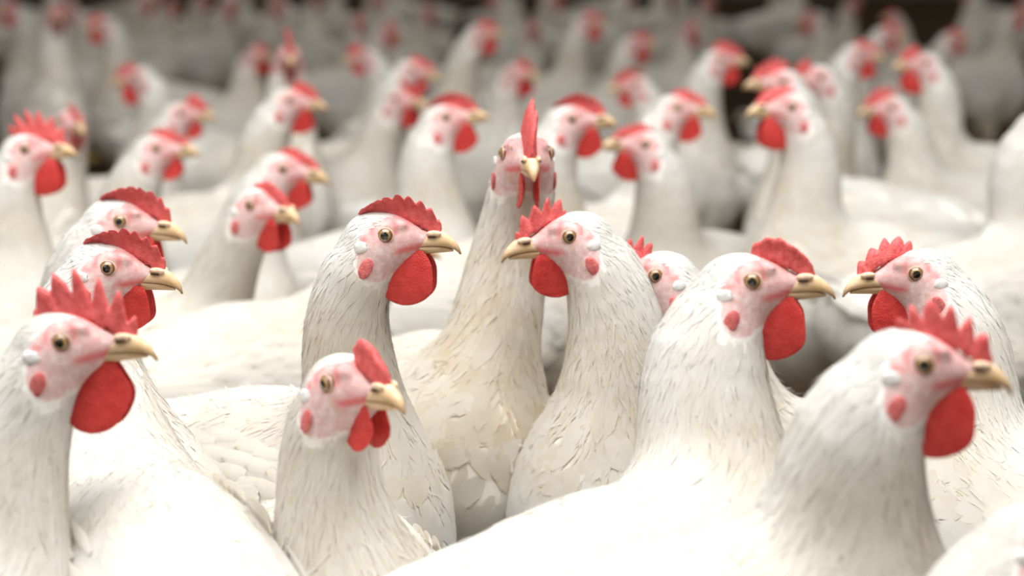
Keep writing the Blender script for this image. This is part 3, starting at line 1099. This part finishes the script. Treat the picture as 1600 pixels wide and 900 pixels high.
# ------------------------------------------------------------------ the flock
# key: eye pixel, beak tip pixel, head yaw (0 right, 180 left, -90 towards the camera), body heading, reach, sideways,
#      comb, wattle, neck width, label ;  'd' overrides depth scale px/m, 'p' overrides head pitch
FLOCK = [
 # ---- front rows
 dict(k='F', e=(95,535), t=(247,562), yaw=-8, b=10, dx=-34, dy=0, comb='tall', w=3, nw=0.92, L='blurred hen at the left edge with tall spiky comb and large dark red wattle'),
 dict(k='G', e=(510,600), t=(634,646), yaw=-32, b=-76, dx=-4, dy=-10, comb='round', w=2, nw=0.88, L='blurred foreground hen with a small round pink comb, turned half towards viewer'),
 dict(k='H', e=(1443,570), t=(1582,615), yaw=-2, b=22, dx=-23, dy=0, zt=1.09, comb='spiky', w=0, nw=1.1, L='hen at front right with spiky pink comb, beak pointing at the right edge'),
 dict(k='C', e=(1175,440), t=(1306,466), yaw=-6, b=20, dx=-13, dy=0, zt=1.05, comb='smooth', w=0, nw=1.14, L='large hen right of centre with smooth rounded comb and broad feathered neck'),
 dict(k='J', e=(1431,428), t=(1316,463), yaw=182, b=172, dx=24, dy=0, comb='lobed', w=0, nw=1.1, f=-1, L='left-facing hen at right, wattles folded, above the spiky-combed front hen'),
 dict(k='A', e=(602,368), t=(721,396), yaw=-8, b=-25, dx=-22, dy=0, nw=0.86, comb='floppy', w=0, L='sharp right-facing hen left of centre with floppy comb and pale neck'),
 dict(k='D', e=(890,370), t=(783,410), yaw=186, b=-80, dx=25, dy=-5, dirt=0.9, comb='short', w=1, nw=1.02, L='sharp left-facing hen at centre with pink spiky comb and one wing showing'),
 dict(k='B', e=(786,240), yaw=-84, d=2250, p=-2, b=-72, dx=-30, dy=-10, nw=0.85, dirt=1.25, comb='blade', w=2, f=-1, vis=-1, L='hen at centre staring straight at viewer, comb upright, neck stretched high'),
 dict(k='K', e=(1024,431), yaw=186, p=-4, d=2320, b=165, dx=62, dy=0, comb='short', w=1, L='hen peeking out between the centre left-facing hen and the smooth-combed hen'),
 dict(k='E', e=(187,346), t=(293,380), yaw=-6, b=8, dx=-30, dy=0, comb='floppy', w=1, L='left side hen with flat floppy red comb, just above another similar hen'),
 dict(k='E2', e=(168,419), t=(286,458), yaw=-4, b=-55, dx=30, dy=0, comb='floppy', w=1, L='left side hen tucked under another floppy-combed hen, cream neck below its wattle'),
 dict(k='I', e=(390,321), t=(469,352), yaw=-12, b=20, dx=-62, dy=0, nw=0.85, comb='low', w=1, L='hen left of centre with swept-back low comb and slim neck leaning left'),
 dict(k='M', e=(441,264), t=(516,290), yaw=-8, b=30, dx=-42, dy=0, comb='low', w=1, L='hen with jagged low comb directly behind the slim-necked hen left of centre'),
 dict(k='N', e=(38,233), t=(123,246), yaw=-10, b=20, dx=-10, dy=0, comb='tall', w=0, L='hen at left edge with five tall comb points and long straight neck'),
 dict(k='N2', e=(92,190), t=(131,213), yaw=-30, b=30, dx=-30, dy=0, comb='low', w=2, L='hen mostly hidden behind the tall-combed hen at the left edge'),
 dict(k='O', e=(243,232), t=(315,246), yaw=-4, b=20, dx=-45, dy=0, comb='low', w=2, L='hen with pink toothed comb and neck stretched forward, second row at left'),
 dict(k='P', e=(282,177), t=(340,190), yaw=-4, b=20, dx=-48, dy=0, comb='round', w=2, L='hen with small pink comb stub, behind the toothed-combed hen at left'),
 dict(k='Q', e=(452,157), t=(514,175), yaw=-6, b=25, dx=-45, dy=0, comb='smooth', w=1, L='hen with rounded coral comb and bright beak, upper left of centre'),
 dict(k='R', e=(618,154), t=(668,172), yaw=-20, b=28, dx=-56, dy=0, comb='smooth', w=1, L='hen with neck slanting left, overlapped by the flat-combed hen beside it'),
 dict(k='R2', e=(643,109), t=(690,128), yaw=-8, b=30, dx=-50, dy=0, comb='low', w=2, L='hen directly behind the slant-necked hen, its dark comb curving down'),
 dict(k='S', e=(696,183), t=(768,189), yaw=-4, b=20, dx=-5, dy=0, comb='floppy', w=1, L='hen above the floppy-combed centre hen with flat dark comb and long beak'),
 dict(k='T', e=(893,186), t=(967,200), yaw=-6, b=20, dx=-12, dy=0, comb='floppy', w=1, L='hen behind the staring hen with sideways flopped comb and hanging wattle'),
 dict(k='U', e=(1009,226), t=(935,235), yaw=188, b=190, dx=18, dy=0, comb='low', w=1, L='left-facing hen right of centre with short comb and thick cream neck'),
 dict(k='V', e=(1058,168), t=(1121,185), yaw=-8, b=20, dx=-30, dy=0, comb='low', w=1, L='right-facing hen just above the thick-necked left-facing hen'),
 dict(k='W', e=(994,132), t=(946,146), yaw=192, b=185, dx=20, dy=0, comb='floppy', w=2, L='left-facing hen peeking from behind the sideways-combed hen and its neighbour'),
 dict(k='X', e=(1238,167), t=(1163,184), yaw=196, b=200, dx=11, dy=0, comb='low', w=0, f=-1, L='left-facing hen on the right with two full wattles and tall columnar neck'),
 dict(k='X2', e=(1224,127), t=(1160,140), yaw=190, b=185, dx=15, dy=0, comb='spiky', w=2, L='left-facing hen whose head shows right above the two-wattled hen'),
 dict(k='Y', e=(1283,120), yaw=205, p=-5, d=1180, b=200, dx=20, dy=0, comb='round', w=2, L='hen with small upright comb and drooping head, behind the two-wattled hen'),
 dict(k='Z', e=(1394,167), t=(1337,184), yaw=190, b=192, dx=26, dy=0, comb='spiky', w=1, L='left-facing hen with upright pink comb in the right background'),
 dict(k='AA', e=(1125,92), t=(1173,102), yaw=-6, b=20, dx=-25, dy=0, comb='spiky', w=1, L='right-facing hen with high red comb, upper right of centre'),
 # ---- back rows
 dict(k='AB', e=(1342,83), t=(1386,97), yaw=-6, b=25, dx=-20, dy=0, comb='low', w=1, L='blurred right-facing hen, beak almost touching its left-facing neighbour at right'),
 dict(k='AC', e=(1447,98), t=(1392,110), yaw=190, b=190, dx=15, dy=0, comb='round', w=0, L='blurred left-facing hen with big wattle at upper right, meeting its neighbour beak to beak'),
 dict(k='AD', e=(1385,53), t=(1420,62), yaw=-6, b=30, dx=-70, dy=0, comb='low', w=2, L='blurred hen leaning right with its head low, above the beak-to-beak pair'),
 dict(k='AE', e=(1488,60), t=(1520,64), yaw=-6, b=20, dx=-70, dy=0, comb='low', w=2, L='blurred hen with slanting neck at upper right, facing the right edge'),
 dict(k='AF', e=(1402,27), t=(1376,34), yaw=190, b=195, dx=25, dy=0, comb='low', w=2, L='dim left-facing hen with arched white neck near the top right'),
 dict(k='AG', e=(1272,30), t=(1242,36), yaw=195, b=195, dx=20, dy=0, comb='low', w=1, L='dim reddish-faced hen facing left at the top, right of centre'),
 dict(k='AH', e=(799,113), t=(842,126), yaw=-14, b=10, dx=-18, dy=0, comb='smooth', w=1, L='blurred hen with rounded comb behind the raised head of the staring hen'),
 dict(k='AI', e=(748,51), t=(790,58), yaw=-8, b=15, dx=-48, dy=0, comb='smooth', w=1, L='blurred right-facing hen near the top centre with long sloping neck'),
 dict(k='AJ', e=(915,34), t=(951,38), yaw=-8, b=15, dx=-33, dy=0, comb='lobed', w=1, L='blurred upright hen near the top, above the sideways-combed hen'),
 dict(k='AK', e=(991,66), t=(1028,75), yaw=-10, b=10, dx=-20, dy=0, comb='lobed', w=1, L='blurred hen with bent comb between two upright hens near the top'),
 dict(k='AL', e=(1070,45), t=(1096,54), yaw=-55, b=-30, dx=-17, dy=0, comb='low', w=1, L='dim hen behind the high-combed hen, dark red face only'),
 dict(k='AM', e=(822,42), t=(836,50), yaw=-60, b=-20, dx=-19, dy=0, comb='low', w=1, L='dim hen with dark wattle between two blurred hens at top centre'),
 dict(k='AN', e=(599,47), t=(630,57), yaw=-25, b=15, dx=-19, dy=0, comb='smooth', w=1, L='blurred round-headed hen with arched comb left of top centre'),
 dict(k='AO', e=(572,88), t=(532,100), yaw=190, b=180, dx=20, dy=0, comb='round', w=2, L='blurred small left-facing hen beneath the arched-combed hen'),
 dict(k='AP', e=(391,84), t=(426,95), yaw=-20, b=15, dx=-19, dy=0, comb='lobed', w=1, L='blurred hen with curving neck, beside the hen showing a dark tall comb'),
 dict(k='AQ', e=(433,86), yaw=-80, p=-2, d=1120, b=-75, dx=0, dy=-10, comb='blade', w=1, vis=-1, L='blurred frontal hen with dark tall comb in the upper left'),
 dict(k='AR', e=(213,119), t=(172,137), yaw=200, b=190, dx=20, dy=0, comb='lobed', w=0, L='left-facing hen with dark comb and wattle in the upper left, standing alone'),
 dict(k='AS', e=(162,38), t=(126,48), yaw=195, b=200, dx=19, dy=0, comb='lobed', w=1, L='blurred left-facing hen near the top left, beak crossing a white neck'),
 dict(k='AS2', e=(114,18), t=(86,26), yaw=200, b=185, dx=20, dy=0, comb='low', w=2, L='dim pale-faced hen at the top left behind the beak of its neighbour'),
 dict(k='AT', e=(22,17), t=(-8,24), yaw=190, b=195, dx=19, dy=0, comb='low', w=1, L='dim hen in the top left corner with a broad dark wattle'),
 dict(k='AU', e=(75,22), yaw=-70, p=-4, d=800, b=-60, dx=0, dy=-10, comb='low', w=1, L='dim frontal hen at top left, narrow red face above a white chest'),
 dict(k='AV', e=(224,4), t=(248,12), yaw=-15, b=-20, dx=-19, dy=0, comb='low', w=1, L='dim brownish-faced hen cut by the top edge at left'),
 dict(k='AW', e=(262,10), t=(283,17), yaw=-12, b=15, dx=-19, dy=0, comb='low', w=2, L='dim hen at the top edge beside the brownish-faced one, white neck showing'),
 dict(k='AX', e=(350,10), t=(371,18), yaw=-15, b=10, dx=-20, dy=0, comb='low', w=1, L='dim hen with arched white neck at the top edge, above the curving-necked hen'),
 dict(k='AX2', e=(312,0), t=(334,7), yaw=-12, b=0, dx=-20, dy=0, comb='low', w=2, L='farthest dim hen at the top edge between two white necks at left'),
 dict(k='AY', e=(441,8), t=(416,13), yaw=192, b=190, dx=20, dy=0, comb='low', w=1, L='dim left-facing hen at the top edge above the dark tall comb'),
 dict(k='AZ', e=(552,32), t=(574,42), yaw=-30, b=160, dx=19, dy=0, comb='lobed', w=2, L='dim grey-faced hen with drooping comb left of the arched-combed hen'),
 dict(k='BA', e=(661,16), t=(681,22), yaw=-25, b=15, dx=-19, dy=0, comb='low', w=1, L='dim hen with dark wattle between the arched-combed and the sloping-necked hens'),
 dict(k='BB', e=(864,-2), t=(886,4), yaw=-12, b=15, dx=-19, dy=0, comb='low', w=1, L='dim hen at the top edge right of centre, only wattle in view'),
 dict(k='BC', e=(1100,2), t=(1118,9), yaw=-25, b=15, dx=-19, dy=0, comb='low', w=1, L='dim hen at the top edge above the high-combed hen, dark red face'),
 dict(k='BD', e=(1056,-12), t=(1036,-6), yaw=190, b=180, dx=20, dy=0, comb='low', w=1, L='farthest dim hen at the top edge, just left of another dark red face'),
 dict(k='BE', e=(1326,4), t=(1346,11), yaw=-12, b=20, dx=-19, dy=0, comb='low', w=2, L='dim hen at the top edge against the dark gap on the right'),
 dict(k='BF', e=(1588,22), t=(1616,30), yaw=-10, b=15, dx=-19, dy=0, comb='lobed', w=1, L='dim hen in the top right corner, white neck before a red face'),
 dict(k='BG', e=(1637,196), t=(1705,214), yaw=-6, b=15, dx=4, dy=0, comb='low', w=1, L='pale blurred neck of a hen cut by the right edge'),
 # ---- hens of which mostly the body shows
 dict(k='Q1', e=(105,565), yaw=118, p=6, d=2650, b=105, dx=14, dy=-20, zt=1.08, comb='low', w=1, nw=1.1, L='rounded white back at lower left, beside the blurred left-edge hen'),
 dict(k='Q4', e=(602,388), yaw=-10, p=2, d=1790, b=25, dx=-60, dy=0, comb='low', w=2, dirt=1.3, L='cream-stained back of a hen whose head is behind the sharp floppy-combed hen'),
 dict(k='Q3', e=(1655,850), yaw=-4, p=-6, d=3500, b=35, dx=-50, dy=0, comb='lobed', w=1, L='blurred white crown and pink ear in the bottom right corner'),
]

NECK_X = 0.078
BODY = {}
BODY = {   # body heading, foot of the neck from the head in mm, settled so that the bodies stand beside each other
    'F': (9, -39, -30),
    'G': (-78, -0, 18),
    'H': (21, -23, 26),
    'C': (34, -11, -25),
    'J': (170, 24, -30),
    'A': (-36, -17, 30),
    'D': (-94, 27, -3),
    'B': (-70, -36, 8),
    'K': (179, 68, 30),
    'E': (10, -32, 30),
    'E2': (-41, 27, -26),
    'I': (16, -64, 37),
    'M': (56, -41, -3),
    'N': (20, -10, 0),
    'N2': (30, -30, 0),
    'O': (20, -45, 0),
    'P': (20, -48, 0),
    'Q': (25, -45, 0),
    'R': (-26, -56, 12),
    'R2': (30, -50, 0),
    'S': (20, -5, 0),
    'T': (20, -12, 0),
    'U': (227, 18, 12),
    'V': (20, -30, 0),
    'W': (198, 20, 2),
    'X': (200, 11, -0),
    'X2': (185, 15, 0),
    'Y': (255, 6, 31),
    'Z': (200, 34, -17),
    'AA': (20, -25, -1),
    'AB': (38, -19, 2),
    'AC': (190, 15, 0),
    'AD': (30, -70, 0),
    'AE': (20, -70, 0),
    'AF': (195, 25, 0),
    'AG': (195, 20, 0),
    'AH': (10, -18, 0),
    'AI': (38, -46, -23),
    'AJ': (15, -33, 0),
    'AK': (10, -20, 0),
    'AL': (-30, -17, 0),
    'AM': (-20, -19, 0),
    'AN': (15, -19, 0),
    'AO': (213, 19, 10),
    'AP': (15, -19, 0),
    'AQ': (-31, -0, -28),
    'AR': (190, 20, 0),
    'AS': (200, 19, 0),
    'AS2': (185, 20, 0),
    'AT': (195, 19, 0),
    'AU': (-60, 0, -10),
    'AV': (-20, -19, 0),
    'AW': (19, -20, 12),
    'AX': (38, -19, -6),
    'AX2': (0, -20, 0),
    'AY': (190, 20, 0),
    'AZ': (160, 19, 0),
    'BA': (15, -19, 0),
    'BB': (15, -19, 0),
    'BC': (15, -19, 0),
    'BD': (180, 20, 0),
    'BE': (20, -19, 0),
    'BF': (15, -19, 0),
    'BG': (20, 4, -1),
    'Q1': (115, 13, -31),
    'Q4': (35, -59, -28),
    'Q3': (34, -49, -30),
}


def solve_head(s):
    vis = s.get('vis', -1 if math.cos(math.radians(s['yaw'])) > 0 else 1)

    def pose(S, p, yaw):
        R = rotz(yaw) @ roty(p) @ rotx(math.radians(s.get('roll', 0)))
        return R, unproject(s['e'][0], s['e'][1], FPX / S) - R @ np.array([0, vis * 0.0165, 0])

    def newton(fn, x):
        for _ in range(30):
            r0 = fn(x)
            J = np.stack([(fn(x + np.array([1e-4, 0])) - r0) / 1e-4, (fn(x + np.array([0, 1e-4])) - r0) / 1e-4], -1)
            x = x + np.clip(np.linalg.solve(J, -r0), -0.2, 0.2)
        return x

    def miss(S, p, yaw):
        R, O = pose(S, p, yaw)
        u, v, _ = project(O + R @ np.array([.0464, 0, -.0130]))
        return np.array([u - s['t'][0], v - s['t'][1]])
    yaw = math.radians(s['yaw'])
    if 't' not in s:
        S, p = s['d'], math.radians(s['p'])
    else:
        x = newton(lambda x: miss(max(x[0], .2) * 1000, x[1], yaw), np.array([1.6 if s['e'][1] > 120 else .8, 0.0]))
        S, p = x[0] * 1000, x[1]
        if pose(S, p, yaw)[1][2] < 0.383 or 'z' in s:
            # head too low for a standing hen: take the depth from a standing height, the turn of the head from the beak
            z = s.get('z', 0.390)
            for _ in range(20):
                S *= (CAM_H - pose(S, p, yaw)[1][2]) / (CAM_H - z)
                S = S if S > 0 else 500
                S_lo = S
            best = None
            for y in np.radians(np.arange(2, 88, 2)):
                yy = -y if vis < 0 else math.pi + y
                for pp in np.radians(np.arange(-24, 25, 3)):
                    m = np.hypot(*miss(S, pp, yy))
                    if best is None or m < best[0]:
                        best = (m, yy, pp)
            yaw, p = best[1], best[2]
    R, O = pose(S, p, yaw)
    s['yaw_used'] = math.degrees(yaw)
    return S, p, R, O, vis


def place(s):
    S, p, R, O, vis = solve_head(s)
    b, dx, dy = BODY.get(s['k'], (s['b'], s['dx'], s['dy']))
    b = math.radians(b)
    # dx, dy: where the neck meets the breast, measured from the head
    base = np.array([O[0] + dx * 1e-3 - NECK_X * math.cos(b), O[1] + dy * 1e-3 - NECK_X * math.sin(b), 0.0])
    return S, p, R, O, vis, b, base


for i, s in enumerate(FLOCK):
    S, p, R, O, vis, b, base = place(s)
    B = rotz(b)
    E = B.T @ (O - base)
    zt = float(np.clip(O[2] / 0.438, 0.92, 1.06)) if O[2] > 0.37 else s.get('zt', 0.98)
    zt = s.get('zt', zt)
    hen = Hen(E, B.T @ R, s.get('nw', 1.0), s.get('fat', 1.0), zt)
    if S > 2000:
        q = (0.0021, 0.0085, 1.0)
    elif S > 1350:
        q = (0.0027, 0.010, 0.6)
    else:
        q = (0.0036, 0.012, 0.22)
    root = build_hen(s['L'], hen, s['comb'], s['w'], i, *q, s.get('dirt', 0.55 + 0.5 * ((i * 37) % 10) / 10), vis * s.get('f', 1))
    root.location = Vector(base)
    root.rotation_euler = (0, 0, b)

# the last rows, far and dim
ORD = ['first', 'second', 'third', 'fourth', 'fifth', 'sixth', 'seventh', 'eighth', 'ninth', 'tenth', 'eleventh', 'twelfth', 'thirteenth', 'fourteenth', 'fifteenth']
FAR_ROWS = []
rf = random.Random(5)
for row, (y, n) in enumerate(((7.9, 13), (8.9, 14), (10.0, 15))):
    c = 0
    for k in range(n):
        x = (k + 0.5 - n / 2) * 0.34 * (y / 8) + rf.uniform(-.07, .07)
        px = 800 + FPX * x / y
        if any(a < px < c_ for a, c_ in ((1045, 1160), (1255, 1400), (1405, 1545), (675, 750))):
            continue
        FAR_ROWS.append((x, y + rf.uniform(-.12, .12), rf.choice((0, 20, 165, 190, 200, -30)), rf.uniform(.90, 1.02),
                         'dim far hen, %s from left in the %s row' % (ORD[c], ('third last', 'second last', 'very last')[row])))
        c += 1
far_src = []
for v in range(4):
    hen = Hen(np.array([.085 + .012 * v, .0, .425]), rotz(math.radians((-25, 20, 0, 35)[v])) @ roty(math.radians((0, -6, 4, -3)[v])))
    far_src.append(build_hen(FAR_ROWS[v][4], hen, ('low', 'lobed', 'short', 'low')[v], 1, v, 0.004, 0.013, 0.0, 0.8, 1))
for i, (x, y, b, sc, lab) in enumerate(FAR_ROWS):
    r = far_src[i] if i < 4 else copy_hen(far_src[i % 4], lab)
    r.location = (x, y, 0)
    r.rotation_euler = (0, 0, math.radians(b))
    r.scale = (sc, sc, sc)
    r['group'] = 'far dim hens in the last rows'

# the flock goes on to both sides of the view
SIDE = [(-1, .68, 1.45, 200), (1, .66, 1.62, 165), (-1, .86, 1.95, 20), (1, .78, 2.10, 195), (-1, .92, 2.45, 170), (1, .92, 2.62, 10),
        (-1, 1.02, 2.95, 15), (1, 1.05, 3.10, 180), (-1, 1.22, 3.50, 190), (1, 1.22, 3.65, 25), (-1, 1.38, 4.10, 10), (1, 1.38, 4.25, 200)]
cnt = {-1: 0, 1: 0}
for i, (sd, x, y, b) in enumerate(SIDE):
    r = copy_hen(far_src[i % 4], 'white hen just outside the %s edge, %s from the front' % ('left' if sd < 0 else 'right', ORD[cnt[sd]]))
    cnt[sd] += 1
    r.location = (sd * x, y, 0)
    r.rotation_euler = (0, 0, math.radians(b))
    r.scale = (1, 1, 1)
    r['group'] = 'white hens beside the view'
